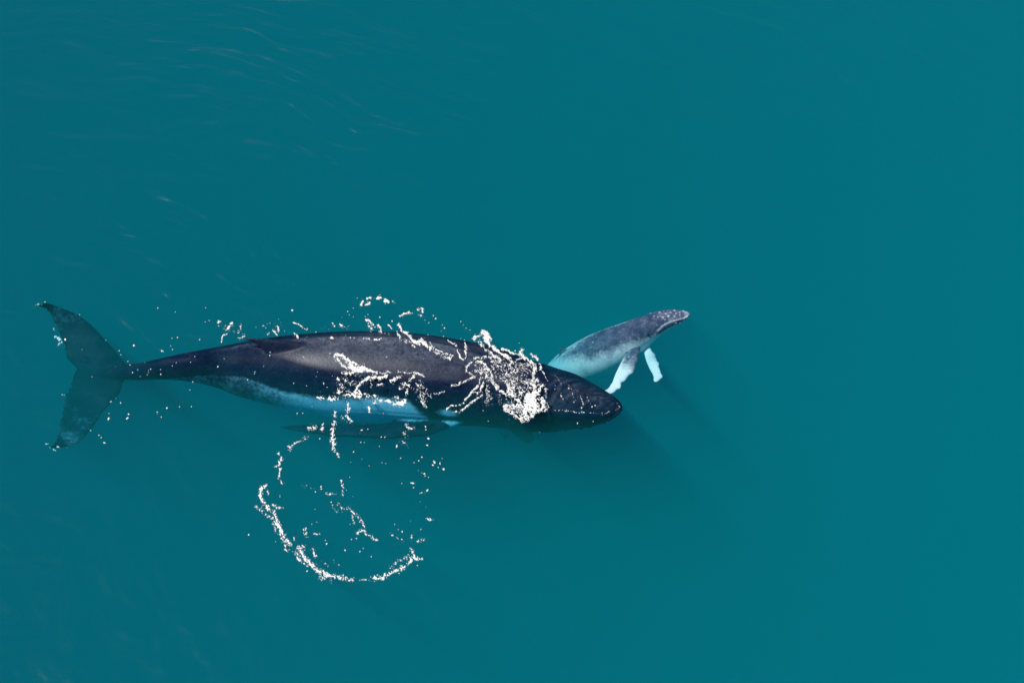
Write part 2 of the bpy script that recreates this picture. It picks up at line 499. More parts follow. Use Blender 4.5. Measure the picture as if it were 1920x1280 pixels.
# knobs along the jaw and rostrum
ab = bvhtree.BVHTree.FromPolygons(shells[0][0], shells[0][1])
for (px, py, r) in [(1150, 757, .04), (1141, 750, .035), (1130, 754, .04), (1132, 741, .04), (1118, 745, .035), (1108, 737, .045), (1095, 741, .035), (1085, 733, .04), (1152, 780, .045), (1143, 786, .05), (1133, 791, .045), (1120, 797, .045), (1106, 800, .04), (1090, 803, .045), (1074, 805, .04), (1060, 806, .04), (1125, 760, .03), (1100, 757, .03), (1158, 776, .04)]:
    hit = ab.ray_cast(cam_loc, ray_dir(px, py))
    if hit[0] is not None: shells.append(bump_shell(hit[0], r, (-.2, .15)))
# flukes
mott = lambda u, c: -0.75 + 0.75 * sstep(.2, .5, u) - 0.35 * sstep(.75, 1, u) + 0.1 * math.sin(u * 9)
UP_LE = [(245, 690, -1.14), (228, 672, -1.20), (213, 653, -1.22), (195, 634, -1.20), (172, 609, -1.09), (147, 590, -0.96), (122, 579, -0.83), (100, 571, -0.69), (84, 567, -0.56), (67, 573, -0.40)]
UP_TE = [(150, 698, -1.52), (140, 688, -1.52), (124, 672, -1.42), (118, 650, -1.31), (111, 627, -1.20), (102, 611, -1.07), (96, 598, -0.94), (90, 586, -0.78), (82, 579, -0.61), (69, 576, -0.43)]
LO_LE = [(245, 700, -1.14), (231, 716, -1.26), (224, 737, -1.39), (209, 755, -1.52), (191, 775, -1.57), (180, 793, -1.57), (165, 812, -1.47), (146, 829, -1.31), (118, 838, -1.12), (95, 839, -0.91)]
LO_TE = [(150, 690, -1.52), (141, 697, -1.57), (134, 712, -1.68), (125, 733, -1.73), (117, 760, -1.73), (112, 786, -1.68), (109, 803, -1.57), (106, 818, -1.42), (101, 829, -1.22), (93, 837, -0.94)]
TH = [(0, .34), (.12, .26), (.4, .15), (.8, .07), (1, .03)]
shells.append(fin_shell(UP_LE, UP_TE, TH, 150, mott, nc=44, ragged=0.09, seed=4))
shells.append(fin_shell(LO_LE, LO_TE, TH, 150, mott, nc=44, ragged=0.09, seed=8))
# dorsal fin
shells.append(fin_shell([(612, 655, -.02), (560, 641, .12), (515, 636, .20), (482, 634, .25), (456, 633, .27)],
                        [(505, 672, -.12), (496, 660, .0), (488, 652, .09), (474, 643, .18), (457, 636, .25)],
                        [(0, .16), (.5, .10), (1, .04)], 60, lambda u, c: -.6, nc=32))
# near flipper folded back under the flank
shells.append(fin_shell([(905, 770, -.9), (860, 794, -.95), (800, 814, -.98), (740, 820, -1.0), (680, 820, -1.08), (620, 816, -1.2), (570, 810, -1.35), (528, 802, -1.5)],
                        [(820, 755, -1.1), (790, 770, -1.12), (750, 788, -1.1), (705, 794, -1.1), (655, 794, -1.16), (605, 795, -1.26), (560, 796, -1.4), (522, 799, -1.5)],
                        [(0, .3), (.4, .2), (1, .06)], 90, lambda u, c: -.7 + (2.1 if (0.07 < u < 0.17 and c < 0.6) else 0), wav=0.05, seed=1, nc=32))
# far flipper hanging below the head
shells.append(fin_shell([(955, 740, -1.0), (985, 780, -1.9), (1000, 815, -2.5), (997, 829, -2.75)],
                        [(905, 745, -1.0), (940, 790, -1.9), (972, 822, -2.5), (990, 833, -2.75)],
                        [(0, .28), (.5, .18), (1, .06)], 70, lambda u, c: -.6, wav=0.04, seed=3, nc=28))
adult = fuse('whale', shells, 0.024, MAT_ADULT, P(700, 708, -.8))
tag(adult, 'large dark adult humpback whale swimming at the surface with its back awash', 'whale')

# ---- calf
CALF = [(930, 790, 7, -4.4, 1.2), (965, 768, 9, -3.9, 1.2), (1000, 742, 14, -3.2, 1.15), (1025, 720, 21, -2.5, 1.1), (1052, 700, 30, -1.85, 1.05), (1080, 685, 37, -1.35, 1.0), (1115, 669, 41, -.98, 1.0),
        (1150, 653, 40, -.74, 1.0), (1180, 636, 34, -.52, 1.0), (1206, 621, 28, -.38, .95), (1222, 612, 24, -.29, .92), (1238, 604, 20.5, -.22, .9), (1255, 598, 17.5, -.16, .88),
        (1272, 594, 13, -.10, .88), (1284, 591, 9, -.06, .9), (1291, 589, 4.5, -.04, .95), (1293.5, 588.5, 1.5, -.03, 1)]
C_PHI0 = [(1040, -30), (1065, -12), (1085, 6), (1115, 27), (1150, 36), (1180, 34), (1200, 52), (1215, 62), (1235, 84), (1294, 95)]
def c_lip(px): return lerp_table([(1215, 72), (1225, 60), (1235, 50), (1250, 46), (1275, 50), (1294, 56)], px)
def c_ring(px, ph):
    d = math.degrees(ph); d = 360 - d if d > 180 else d
    m = 1.0
    hd = sstep(1212, 1232, px)
    lip = c_lip(px)
    m -= hd * 0.09 * (1 - sstep(lip - 10, lip + 2, d))
    m += hd * 0.04 * math.exp(-((d - lip - 10) / 8.0) ** 2)
    m += hd * 0.05 * math.exp(-(d / 10.0) ** 2)
    m += 0.07 * math.exp(-(d / 18.0) ** 2) * math.exp(-((px - 1216) / 8.0) ** 2)     # blowhole mound
    m -= 0.03 * math.exp(-((px - 1203) / 8.0) ** 2) * math.exp(-(d / 40.0) ** 2)
    if d > 75: m += 0.012 * math.sin(math.radians(d) * 40) * sstep(75, 90, d) * sstep(1110, 1150, px)
    return m
def c_belly(px, d):
    p0 = lerp_table(C_PHI0, px)
    w = 32 if px < 1200 else 18
    v = -0.40 + 1.55 * sstep(p0 - w, p0 + w, d)
    if px > 1225:    # pale edge of the lips
        v = max(v, 0.85 * math.exp(-((d - c_lip(px)) / 3.0) ** 2) + 0.6 * sstep(1280, 1292, px))
    return v
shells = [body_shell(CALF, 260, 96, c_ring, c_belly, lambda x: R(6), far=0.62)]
cf = lambda u, c: -0.25 + 2.0 * sstep(0.08, 0.78, u) + 0.8 * sstep(.75, 1.0, c) * sstep(.1, .4, u)
shells.append(fin_shell([(1200, 646, -.42), (1199, 660, -.36), (1196, 672, -.33), (1192, 684, -.30), (1190, 693, -.30), (1178, 704, -.29), (1173, 713, -.28), (1165, 718, -.27), (1158, 729, -.26), (1149, 737, -.25), (1138, 738, -.24), (1131, 733, -.24)],
                        [(1172, 650, -.48), (1172, 664, -.42), (1167, 674, -.38), (1162, 684, -.36), (1157, 694, -.34), (1152, 705, -.33), (1149, 714, -.32), (1145, 721, -.31), (1141, 727, -.30), (1137, 730, -.28), (1133, 731, -.26), (1130, 732, -.24)],
                        [(0, .17), (.4, .12), (1, .045)], 90, cf, wav=0.04, seed=2, nc=28))
shells.append(fin_shell([(1214, 634, -.55), (1218, 648, -.56), (1224, 661, -.56), (1231, 673, -.64), (1233, 682, -.58), (1237, 691, -.52), (1240, 702, -.48), (1238, 711, -.45), (1232, 716, -.44)],
                        [(1196, 645, -.62), (1203, 657, -.62), (1208, 667, -.60), (1214, 683, -.60), (1218, 692, -.62), (1222, 699, -.56), (1225, 706, -.5), (1225, 712, -.47), (1226, 715, -.45)],
                        [(0, .15), (.4, .10), (1, .045)], 80, lambda u, c: 2.4, wav=0.03, seed=5, nc=28))
# calf flukes, deep under its mother's head
shells.append(fin_shell([(955, 778, -4.2), (935, 765, -4.3), (905, 752, -4.5)], [(925, 795, -4.5), (905, 775, -4.5), (900, 754, -4.5)], [(0, .12), (1, .03)], 40, lambda u, c: -.4, nc=24))
shells.append(fin_shell([(955, 778, -4.2), (960, 800, -4.4), (950, 825, -4.6)], [(925, 788, -4.5), (935, 808, -4.6), (946, 826, -4.6)], [(0, .12), (1, .03)], 40, lambda u, c: -.4, nc=24))
# small dorsal fin
shells.append(fin_shell([(1070, 662, -1.0), (1060, 654, -.95), (1050, 651, -.93)], [(1046, 676, -1.3), (1048, 664, -1.1), (1049, 654, -.96)], [(0, .09), (1, .03)], 30, lambda u, c: -.4, nc=24))
calf_bvh = bvhtree.BVHTree.FromPolygons(shells[0][0], shells[0][1])
for (zx, zy, r) in [(1540, 128, 22), (1600, 150, 22), (1640, 135, 20), (1680, 150, 20), (1560, 160, 22), (1500, 150, 20), (1450, 165, 22), (1480, 190, 24), (1545, 195, 22), (1600, 175, 20),
                    (1420, 205, 24), (1380, 150, 20), (1360, 200, 20), (1680, 195, 22), (1690, 215, 20), (1650, 215, 18), (1600, 265, 24), (1560, 268, 20), (1640, 240, 18), (1320, 190, 18), (1440, 230, 16), (1280, 160, 22)]:
    px, py = zx / 5.82 + 1000, zy / 5.82 + 560
    hit = calf_bvh.ray_cast(cam_loc, ray_dir(px, py))
    if hit[0] is not None: shells.append(bump_shell(hit[0], r * 0.0011, 0.55))
calf = fuse('whale', shells, 0.014, MAT_CALF, P(1150, 653, -.7), smooth_iter=2)
tag(calf, 'small pale-bellied whale calf beside the adult head with white-tipped flippers', 'whale calf')
cb = bvh_of([calf])
h = cb.ray_cast(cam_loc, ray_dir(1215.5, 627.5))
if h[0] is not None:
    v, f, _ = bump_shell(Vector((0, 0, 0)), 0.035, 0)
    e = link_mesh('eye', v, f, MAT_EYE, parent=calf)
    e.location = h[0] - calf.location + h[1] * 0.002

# ------------------------------------------------------------------ foam and spray, lying on the water and on wet skin
SURF = bvh_of([adult, calf])
def surf_point(px, py, z0=0.0):
    d = ray_dir(px, py)
    tw = (z0 - cam_loc.z) / d.z
    h = SURF.ray_cast(cam_loc, d, tw)
    if h[0] is not None:
        return h[0], h[1]
    p = cam_loc + d * tw
    return Vector((p.x, p.y, z0 + (swell(p.x, p.y) if z0 == 0 else 0))), Vector((0, 0, 1))

def r1(p): return [(x / 4 + 40, y / 4 + 540) for x, y in p]
def r2(p): return [(x / 4 + 380, y / 4 + 540) for x, y in p]
def r3(p): return [(x / 4.571 + 780, y / 4.571 + 590) for x, y in p]
def r5(p): return [(x / 3.764 + 440, y / 3.764 + 780) for x, y in p]
def r7(p): return [(x / 8 + 600, y / 8 + 600) for x, y in p]
def r8(p): return [(x / 6.4 + 860, y / 6.4 + 600) for x, y in p]

def foam_patch(name, strokes, label, step=0.62, lift=0.03, z0=0.0, seed=0, warp=3.0, grain=0.5, wscale=1.0, sscale=1.0, hscale=1.0, category='foam', dots=()):
    """strokes: (points, half width, strength); strength>1 solid, 0.5..1 broken lace"""
    strokes = [(p, w * wscale * (0.85 if s > 1 else 1.0), s * sscale) for p, w, s in strokes] + [([p], r * 0.66, 1.9) for p, r in dots]
    pts = np.array([q for p, w, s in strokes for q in p])
    mw = max(w for _, w, _ in strokes) * 2 + 8
    x0, y0 = pts.min(0) - mw; x1, y1 = pts.max(0) + mw
    X, Y = np.meshgrid(np.arange(x0, x1, step), np.arange(y0, y1, step))
    wx = X + warp * (vnoise(X / 7, Y / 7, seed + 1) - .5) + 1.6 * (vnoise(X / 2.3, Y / 2.3, seed + 2) - .5) * 1.5
    wy = Y + warp * (vnoise(X / 7, Y / 7, seed + 3) - .5) + 1.6 * (vnoise(X / 2.3, Y / 2.3, seed + 4) - .5) * 1.5
    D = np.zeros_like(X); H = np.zeros_like(X)
    for p, w, s in strokes:
        tight = len(p) == 1
        ax, ay = (X, Y) if tight else (wx, wy)
        best = np.full_like(X, 1e9)
        if tight:
            th_ = random.uniform(0, math.pi); el_ = random.uniform(1.0, 1.9)
            dx_, dy_ = ax - p[0][0], ay - p[0][1]
            best = np.hypot((dx_ * math.cos(th_) + dy_ * math.sin(th_)) / math.sqrt(el_), (dy_ * math.cos(th_) - dx_ * math.sin(th_)) * math.sqrt(el_))
        for (ax0, ay0), (bx, by) in zip(p, p[1:]):
            vx, vy = bx - ax0, by - ay0
            L2 = vx * vx + vy * vy + 1e-9
            t = np.clip(((ax - ax0) * vx + (ay - ay0) * vy) / L2, 0, 1)
            best = np.minimum(best, np.hypot(ax - ax0 - t * vx, ay - ay0 - t * vy))
        if not tight: H = np.maximum(H, min(s, 1.2) * np.exp(-(best / (w * 2.4 + 2.5)) ** 2))
        D = np.maximum(D, s * np.exp(-(best / (w * 1.25)) ** 2 * 0.8))
    rid = 1 - np.abs(2 * vnoise(wx / 3.3, wy / 3.3, seed + 5) - 1)          # strings
    rid2 = 1 - np.abs(2 * vnoise(wx / 1.7, wy / 1.7, seed + 6) - 1)
    sx_, sy_ = X + 2.2 * vnoise(X / 5, Y / 5, seed + 12), Y + 2.2 * vnoise(X / 5, Y / 5, seed + 13)
    spa = vnoise((sx_ + .6 * sy_) / 2.9, (sy_ - .6 * sx_) / 1.25, seed + 7)
    spb = vnoise((sx_ - .5 * sy_) / 1.2, (sy_ + .5 * sx_) / 2.6, seed + 14)
    spk = np.where(vnoise(X / 6, Y / 6, seed + 15) > .5, spa, spb)
    spk2 = vnoise(X / 2.4, Y / 2.4, seed + 8)
    strings = 0.85 * rid ** 3 + 0.50 * rid2 ** 3 + 0.14 * spk
    grains = 0.75 * spk + 0.75 * spk2 * spk2 + 0.15 * rid2
    tex = strings * (1 - grain) + grains * grain
    brk = np.clip(1.35 * vnoise(X / 5.0, Y / 5.0, seed + 9) + 0.45, 0.45, 1.25)
    MULT = np.where(D > 1.75, 1.0, 1 - grain + grain * brk)
    D = D * MULT
    f = D * (0.12 + 1.12 * tex) - 0.62
    f = np.maximum(f, H * hscale * spk * (0.50 + 0.75 * spk2) - 0.60)      # loose flecks round each streak
    f = np.minimum(f, 0.45)
    ny_, nx_ = f.shape
    V, Fc, cache, TK = [], [], {}, []
    def vert(key, px, py, val):
        if key in cache: return cache[key]
        p, n = surf_point(px, py, z0)
        hgt = 0.004 + lift * math.sqrt(max(0, val)) if val > 0 else 0.0
        TK.append(max(0.0, val)); cache[key] = len(V); V.append(p + (n * 0.35 + Vector((0, 0, 1)) * .65).normalized() * hgt)
        return cache[key]
    act = np.argwhere((f[:-1, :-1] > 0) | (f[1:, :-1] > 0) | (f[:-1, 1:] > 0) | (f[1:, 1:] > 0))
    for j, i in act:
        j = int(j); i = int(i)
        q = [(j, i), (j, i + 1), (j + 1, i + 1), (j + 1, i)]
        for tri in ((q[0], q[2], q[1]), (q[0], q[3], q[2])):
            poly = []
            for a in range(3):
                A, Bq = tri[a], tri[(a + 1) % 3]
                fa, fb = float(f[A]), float(f[Bq])
                if fa > 0: poly.append(vert(A, X[A], Y[A], fa))
                if (fa > 0) != (fb > 0):
                    key = (A, Bq) if A < Bq else (Bq, A)
                    t = fa / (fa - fb)
                    poly.append(vert(key, X[A] + t * (X[Bq] - X[A]), Y[A] + t * (Y[Bq] - Y[A]), 0))
            if len(poly) >= 3:
                ok = all((V[poly[k]] - V[poly[(k + 1) % len(poly)]]).length < 0.09 for k in range(len(poly)))
                if ok: Fc.append(tuple(poly))
    org = sum(V, Vector()) / len(V)
    o = link_mesh(name, [v - org for v in V], Fc, MAT_FOAM)
    o.location = org
    o.data.attributes.new('thick', 'FLOAT', 'POINT').data.foreach_set('value', TK)
    tag(o, label, category, kind='stuff')
    return o

# -- splash over the blowholes and shoulders
S = []
def A8(p, w, s): S.append((r8(p), w, s))
def A3(p, w, s): S.append((r3(p), w, s))
A8([(290,155),(330,180),(350,240)], 5.5, 1.9); A8([(350,240),(370,300),(430,340),(480,385),(560,430),(610,470),(640,520)], 3.2, 1.6)
A8([(285,165),(240,200),(200,195),(185,250)], 2.4, 1.3); A8([(250,240),(280,300),(330,350),(400,410),(430,435),(490,470),(510,500)], 4, 1.1)
A8([(300,200),(320,260),(300,300)], 3, .75)
A8([(520,345),(570,350),(620,390),(670,412),(720,410),(760,385)], 1.4, 1.7)
A8([(765,350),(740,400),(790,450),(850,490),(900,540),(912,600),(890,690),(905,760),(940,730)], 3.6, 1.4)
A8([(920,520),(940,600)], 2, 1.3); A8([(875,400),(888,440)], 1.2, 1.3); A8([(920,440),(955,485)], 1.8, 1.6); A8([(975,520),(990,580),(1015,650)], 1.2, 1.5)
A8([(700,475),(755,455)], 1.8, 1.4)
A8([(420,450),(300,445),(200,460),(140,520),(85,580),(90,620),(150,650),(200,610),(270,640),(340,570),(300,510),(220,500)], 3.2, 1.05)
A8([(380,470),(440,520),(540,580),(620,640)], 9, .72); A8([(300,560),(240,590)], 7, .75)
A8([(150,650),(190,680),(100,730),(0,770)], 2.2, 1.3); A8([(270,700),(230,790),(150,880),(70,970)], 2.4, 1.2)
A8([(300,750),(260,850),(190,880)], 2.2, 1.2); A8([(270,910),(170,970),(110,1030),(60,1070),(0,1100)], 2.4, 1.15)
A8([(340,580),(400,640),(410,740),(470,810),(530,870),(600,900),(650,880),(620,820)], 3.4, 1.15)
A8([(420,560),(430,640),(480,700),(540,740)], 7, .75)
A8([(600,860),(700,960),(750,1010)], 3, 1.3)
A8([(560,1030),(560,1080),(620,1110),(700,1170),(760,1210),(840,1180),(900,1130),(960,1090),(1020,1060),(1020,990),(970,930),(880,900),(800,980),(760,1040),(650,1020),(570,1030)], 3.8, 1.2)
A8([(860,920),(900,1040)], 9, 2.6); A8([(830,990),(800,1140)], 7, 1.7); A8([(900,1100),(760,1180)], 7, 1.1)
A8([(1000,800),(940,880),(960,900)], 2.8, 1.4); A8([(900,790),(930,860),(880,900)], 4, 1.2)
A8([(970,940),(1020,1010),(1030,1090)], 3, 1.1)
A8([(640,780),(720,880),(800,880),(860,800)], 13, .74); A8([(560,640),(700,700),(820,640)], 13, .70); A8([(680,540),(800,560)], 9, .72)
A8([(780,740),(980,780)], 9, .78); A8([(600,940),(660,1080)], 10, .72); A8([(520,1000),(1080,1080)], 4, .7); A8([(350,800),(350,1000)], 6, .72); A8([(480,900),(500,980)], 6, .75)
A8([(430,500),(620,600),(840,560)], 14, .80); A8([(620,760),(800,900),(900,760)], 15, .82); A8([(640,1080),(860,1100)], 10, .9); A8([(240,560),(360,700)], 9, .82)
A8([(1040,830),(1050,930)], 3, .85); A8([(1060,1010),(1090,1060)], 5, .75); A8([(450,660),(560,720),(640,760)], 6, .8); A8([(60,1000),(0,1030)],2,.9)
A3([(0,230),(50,230),(100,270),(170,320),(230,360),(290,375),(320,350)], 3.4, 1.0); A3([(110,230),(160,290),(240,330),(320,345)], 2.2, 1.0)
A3([(275,225),(345,262)], 1.4, 1.5); A3([(355,300),(380,370),(410,385)], 1.4, 1.5); A3([(425,240),(432,300),(425,370)], 2.0, 1.4)
A3([(0,500),(70,530)], 1.4, 1.1); A3([(30,610),(80,650),(130,690)], 6, .7); A3([(200,680),(245,650)], 1.2, 1.3); A3([(300,610),(350,605),(410,580),(470,545),(510,520)], 2.2, 1.15)
A3([(40,700),(60,760),(90,790)], 2.6, .9); A3([(250,820),(280,790),(340,775)], 2, 1.1); A3([(320,830),(360,835),(400,820)], 2, 1.2); A3([(110,690),(190,660)], 2.5, .85)
A3([(640,680),(650,770)], 5, .7)
A3([(1180,812),(1280,825),(1400,840),(1560,846),(1640,843),(1700,830),(1738,805),(1735,775),(1715,755)], .34, 1.02)
for q in ([(1180,510),(1215,550),(1250,605)], [(1330,650),(1355,710),(1370,745)], [(1410,690),(1440,780)], [(1090,520),(1130,570)], [(1465,700),(1490,770)], [(1240,670),(1262,720)], [(1290,590),(1330,640)]): A3(q, .32, 1.05)
dots = [(p, r) for p, r in zip(r3([(150,10),(170,35),(110,70),(225,90),(215,140),(245,115),(75,135),(385,60),(405,90),(430,115),(465,130),(105,175),(235,185),(385,205),(415,215),(1310,632),(1355,750),(1420,800),(1510,790),(1535,780),(1385,930),(1520,915),(1130,640),(1190,640),(850,310),(885,245),(575,825),(620,915),(990,340),(1060,1010)]),  # the small specks on the rostrum are glints of light shaped as foam
        [1.6,1.8,1.4,1,1.6,1.6,1.1,.9,1,1.3,1.4,1,1.2,1.2,1,2,1.4,1.6,1.6,1.2,1.5,1.2,.9,1,1.5,.9,1.3,.9,1.1,.9])]
foam_patch('foam', S, 'bright white splash of foam bursting over the head of the adult whale', lift=0.028, seed=11, grain=0.2, hscale=0.85, dots=dots)

# -- foam over the flank
S = []
def A7(p, w, s): S.append((r7(p), w, s))
def A2(p, w, s): S.append((r2(p), w, s))
A7([(160,515),(260,590),(330,660),(400,720)], 2.8, .92); A7([(240,520),(320,530),(380,580),(480,640),(600,700),(720,740),(850,785)], 2.8, 1.45)
A7([(450,690),(520,740),(640,740)], 5.5, 1.6); A7([(370,790),(430,800),(520,780)], 4, 1.0); A7([(600,740),(780,770)],2.5,1.6)
A7([(900,800),(1050,790)], 1, 1.1); A7([(1160,775),(1400,790)], .9, 1.0); A7([(1440,790),(1500,810),(1560,850)], 1.5, 1.4); A7([(1420,800),(1400,870),(1350,900)], 1.5, 1.5)
A7([(1010,850),(950,860),(890,880),(810,860),(740,870),(670,900),(620,950),(560,1030)], 2.5, 1.5); A7([(1200,845),(1130,880),(1050,905)], 1.4, 1.5); A7([(930,960),(880,980)], 1.6, 1.3)
A7([(535,1060),(550,1090)], 1.8, 1.3); A7([(590,1060),(620,1140)], 1.5, 1.4); A7([(670,1100),(710,1150)], 1.4, 1.3)
A7([(150,1150),(180,1190),(240,1160)], 2.6, 1.4); A7([(370,1140),(440,1120),(480,1110),(540,1150),(610,1180)], 2.3, 1.3)
A7([(900,1210),(1000,1210),(1070,1235)], 1.8, 1.5); A7([(1100,1260),(1200,1240),(1280,1210)], 2.4, 1.4); A7([(820,1130),(860,1170)], 1.6, 1.2); A7([(1120,1150),(1170,1180)], 1.6, 1.4)
A7([(1300,1040),(1305,1110)], 1.4, 1.4); A7([(1290,940),(1250,1000),(1190,1030)], 1.4, 1.1); A7([(1320,960),(1340,1000)], 1.3, 1.3)
A7([(250,850),(330,1000),(290,1090)], 8, .74); A7([(400,900),(560,950)], 9, .70); A7([(400,1060),(560,1100)], 8, .68); A7([(750,930),(770,980)], 3, .85)
A7([(1500,980),(1560,1060)], 9, .76); A7([(1530,1150),(1560,1220)], 6, .85); A7([(1250,940),(1480,1080)], 8, .62); A7([(700,1150),(900,1250)], 8, .66); A7([(460,820),(600,830)], 6, .7)
A2([(990,1010),(975,1080),(975,1150),(985,1200)], 2.6, 1.3); A2([(1000,1210),(1020,1270)], 1.0, 1.1); A2([(1040,980),(1080,960),(1110,1000)], 2.2, 1.0); A2([(960,1160),(950,1200)], 4, .7)
A2([(990,930),(990,960)], 2.4, 1.1); A2([(900,1030),(900,1060)], 1.8, 1.1); A2([(800,1050),(850,1040)], 3, .85); A2([(1090,870),(1090,920)], 2.4, 1.2); A2([(1245,900),(1250,930)], 1.4, 1.2)
A2([(950,830),(1000,820)], 2.4, 1.1); A2([(860,820),(900,830)], 1.6, 1.2); A2([(1430,870),(1500,870),(1520,850)], 2.4, 1.3); A2([(1520,1030),(1570,1050)], 2.5, .9)
dots = [(p, r) for p, r in zip(r2([(505,507),(338,689),(684,717),(115,592),(908,718),(935,745),(710,940),(752,938),(780,735),(860,630),(1190,1068),(1340,1118),(1365,1120),(1355,940),(1240,1060),(880,1130),(820,890),(655,497),(458,588),(390,645)]),
        [1.3,1.5,1.1,1.4,1.5,1.2,1.5,1.5,.9,.9,1.3,1.1,1.2,1,1,1.2,.9,.8,.8,.8])]
foam_patch('foam', S, 'white broken foam washing down the dark flank behind the head splash', seed=23, grain=0.5, hscale=1.15, lift=0.022, dots=dots)

# -- spray on the far side of the back
S = []
A7([(720,20),(800,75)], 2, 1.3); A7([(730,85),(765,135)], 1.6, 1.2); A7([(870,80),(900,130)], 1.2, 1.4); A7([(1020,70),(1080,120)], .8, 1.3); A7([(1180,80),(1230,150)], 1.8, 1.5)
A7([(1270,180),(1330,220),(1380,290),(1440,350)], 2.0, 1.5); A7([(1170,200),(1200,280)], 1.5, 1.3); A7([(1340,320),(1430,420)], 1.2, 1.2); A7([(1480,360),(1530,300),(1580,370)], 4, 1.3)
A7([(840,290),(895,290)], 1.8, 1.2); A7([(640,268),(740,285)], .9, 1.0); A7([(390,258),(530,270)], .9, 1.0); A7([(165,270),(185,275)], 1.8, 1.4); A7([(900,170),(1020,240)], 6, .66); A7([(1200,290),(1350,330)], 6, .68)
A2([(180,310),(225,265)], 2.8, 1.15); A2([(115,260),(140,250)], 3, .9); A2([(140,405),(150,360),(180,345)], 2, .95); A2([(262,330),(290,285)], 2.4, .82); A2([(270,385),(320,360)], 1.4, 1.2)
A2([(490,350),(500,340)], 2, 1); A2([(560,290),(570,320)], 2.2, 1); A2([(530,320),(560,350)], .9, 1.3); A2([(680,258),(740,285),(785,312)], 1.2, 1.15); A2([(690,345),(715,375)], 2, 1.3)
A2([(1180,130),(1200,100)], 1.6, 1.4); A2([(1235,78),(1275,68)], 1.6, 1.0); A2([(1310,80),(1335,65)], 1.8, 1.3); A2([(1365,90),(1395,105)], 2.2, 1.6); A2([(1220,128),(1252,118)], 1.8, 1.5); A2([(1425,95),(1435,110)], 1.6, .9)
A2([(1480,212),(1540,190),(1575,185)], 1.5, 1.3); A2([(1610,165),(1645,155),(1650,185)], 1.8, 1.3); A2([(1240,245),(1285,285)], 2.2, 1.0); A2([(1030,270),(1045,280)], 2.2, 1.0); A2([(975,265),(985,285)], 1.6, .9)
A2([(1590,170),(1700,260)], 3, .6); A2([(440,280),(600,260)], 8, .52); A2([(900,290),(1100,280)], 8, .52); A2([(130,300),(280,330)], 12, .56)
dots = [(p, r) for p, r in zip(r2([(672,168),(20,255),(50,245),(22,148),(1088,175),(1045,218),(1330,220),(1422,250),(1220,215),(1225,238),(850,330),(615,325),(968,375),(570,235),(1100,200),(1130,150),(1130,215),(1160,75),(1475,265),(400,295),(450,285),(475,300),(1240,200)]),
        [1.9,1,1,.9,1.1,1.1,1.3,1.7,1.1,1.6,1,1,1.5,.8,.9,.8,.8,.8,1,.8,.8,.8,.8])]
foam_patch('spray', S, 'scattered white spray on the water beyond the back and fin of the adult', seed=31, grain=0.6, lift=0.016, dots=dots, category='spray')

# -- ring left on the water
S = []
def A5(p, w, s): S.append((r5(p), w, s))
A5([(520,80),(560,85)], 2.4, .95); A5([(620,75),(620,95)], 1.8, 1.1); A5([(540,150),(490,160),(450,175),(390,230)], 2.6, .86); A5([(385,220),(392,232)], 2.6, 1.2)
A5([(330,290),(315,350)], 3, 1.05); A5([(315,350),(285,358)], 2, 1.1); A5([(305,265),(315,275)], 2, 1.0); A5([(320,370),(310,440),(340,475)], 2.6, .92)
A5([(225,495),(190,505),(180,550),(200,610),(240,660)], 2.6, 1.45); A5([(165,640),(220,690),(260,720),(285,790)], 5, .76); A5([(240,510),(240,550)], 4, .74); A5([(150,640),(180,655)], 3, .95)
A5([(265,670),(290,710),(305,760),(330,820),(360,870),(395,900)], 2.8, 1.4); A5([(290,790),(330,860),(370,950)], 5, .82); A5([(380,930),(430,960),(470,1010)], 6, .76)
A5([(455,930),(490,990),(530,1040),(590,1090),(660,1120),(720,1130),(780,1150),(830,1157)], 3.6, 1.3); A5([(560,1060),(680,1140)], 6, .86); A5([(610,1130),(690,1130)], 5, 1.0); A5([(440,1000),(520,1060)], 5, .78)
A5([(880,1155),(970,1150)], 2.4, .8); A5([(975,1145),(1050,1140),(1100,1110),(1160,1085),(1230,1040),(1270,1000),(1250,950)], 3.6, 1.08); A5([(1100,1070),(1180,1010),(1260,960)], 5, .76); A5([(1290,1000),(1325,1015)], 2, 1.0); A5([(1290,885),(1335,880)], 3, 1.0); A5([(1245,850),(1250,870)], 2, .9); A5([(1220,1000),(1290,1010)], 4, .95)
A5([(680,605),(720,670)], 2.6, .85); A5([(735,620),(760,650),(800,655)], 2.8, .95); A5([(800,650),(860,690),(900,750),(915,800)], 3.2, .92); A5([(830,700),(850,750)], 3, .82); A5([(865,820),(915,800)], 2.8, 1.2); A5([(925,820),(950,830),(990,880),(1010,870)], 3.2, .85)
A5([(750,460),(768,500)], 2.0, 1.3); A5([(760,530),(760,560)], 1.5, 1.0); A5([(705,545),(740,550)], 2.5, .75); A5([(262,625),(300,645),(340,645)], 2.2, 1.0); A5([(490,795),(495,830)], 1.6, 1.1); A5([(505,795),(512,845)], 1.6, 1.1)
A5([(555,940),(568,985)], 1.7, 1.4); A5([(485,905),(495,940)], 4, .85); A5([(418,860),(428,900)], 1.8, 1.0); A5([(700,1020),(740,1060)], 6, .66); A5([(610,1030),(660,1050)], 4, .7); A5([(1200,110),(1210,140)], 4, .85); A5([(1180,180),(1230,220)], 6, .66); A5([(1360,720),(1385,730)], 2.4, 1.1); A5([(1240,465),(1275,475)], 1.8, .95); A5([(1210,60),(1250,90)], 2.5, .9)
A5([(1310,540),(1340,540)], 2, .72); A5([(1300,380),(1380,440)], 6, .56); A5([(650,540),(680,550)], 3, .75); A5([(470,490),(570,510)], 2.2, .70); A5([(1090,830),(1190,880)], 6, .58); A5([(560,830),(610,830)], 3, .7)
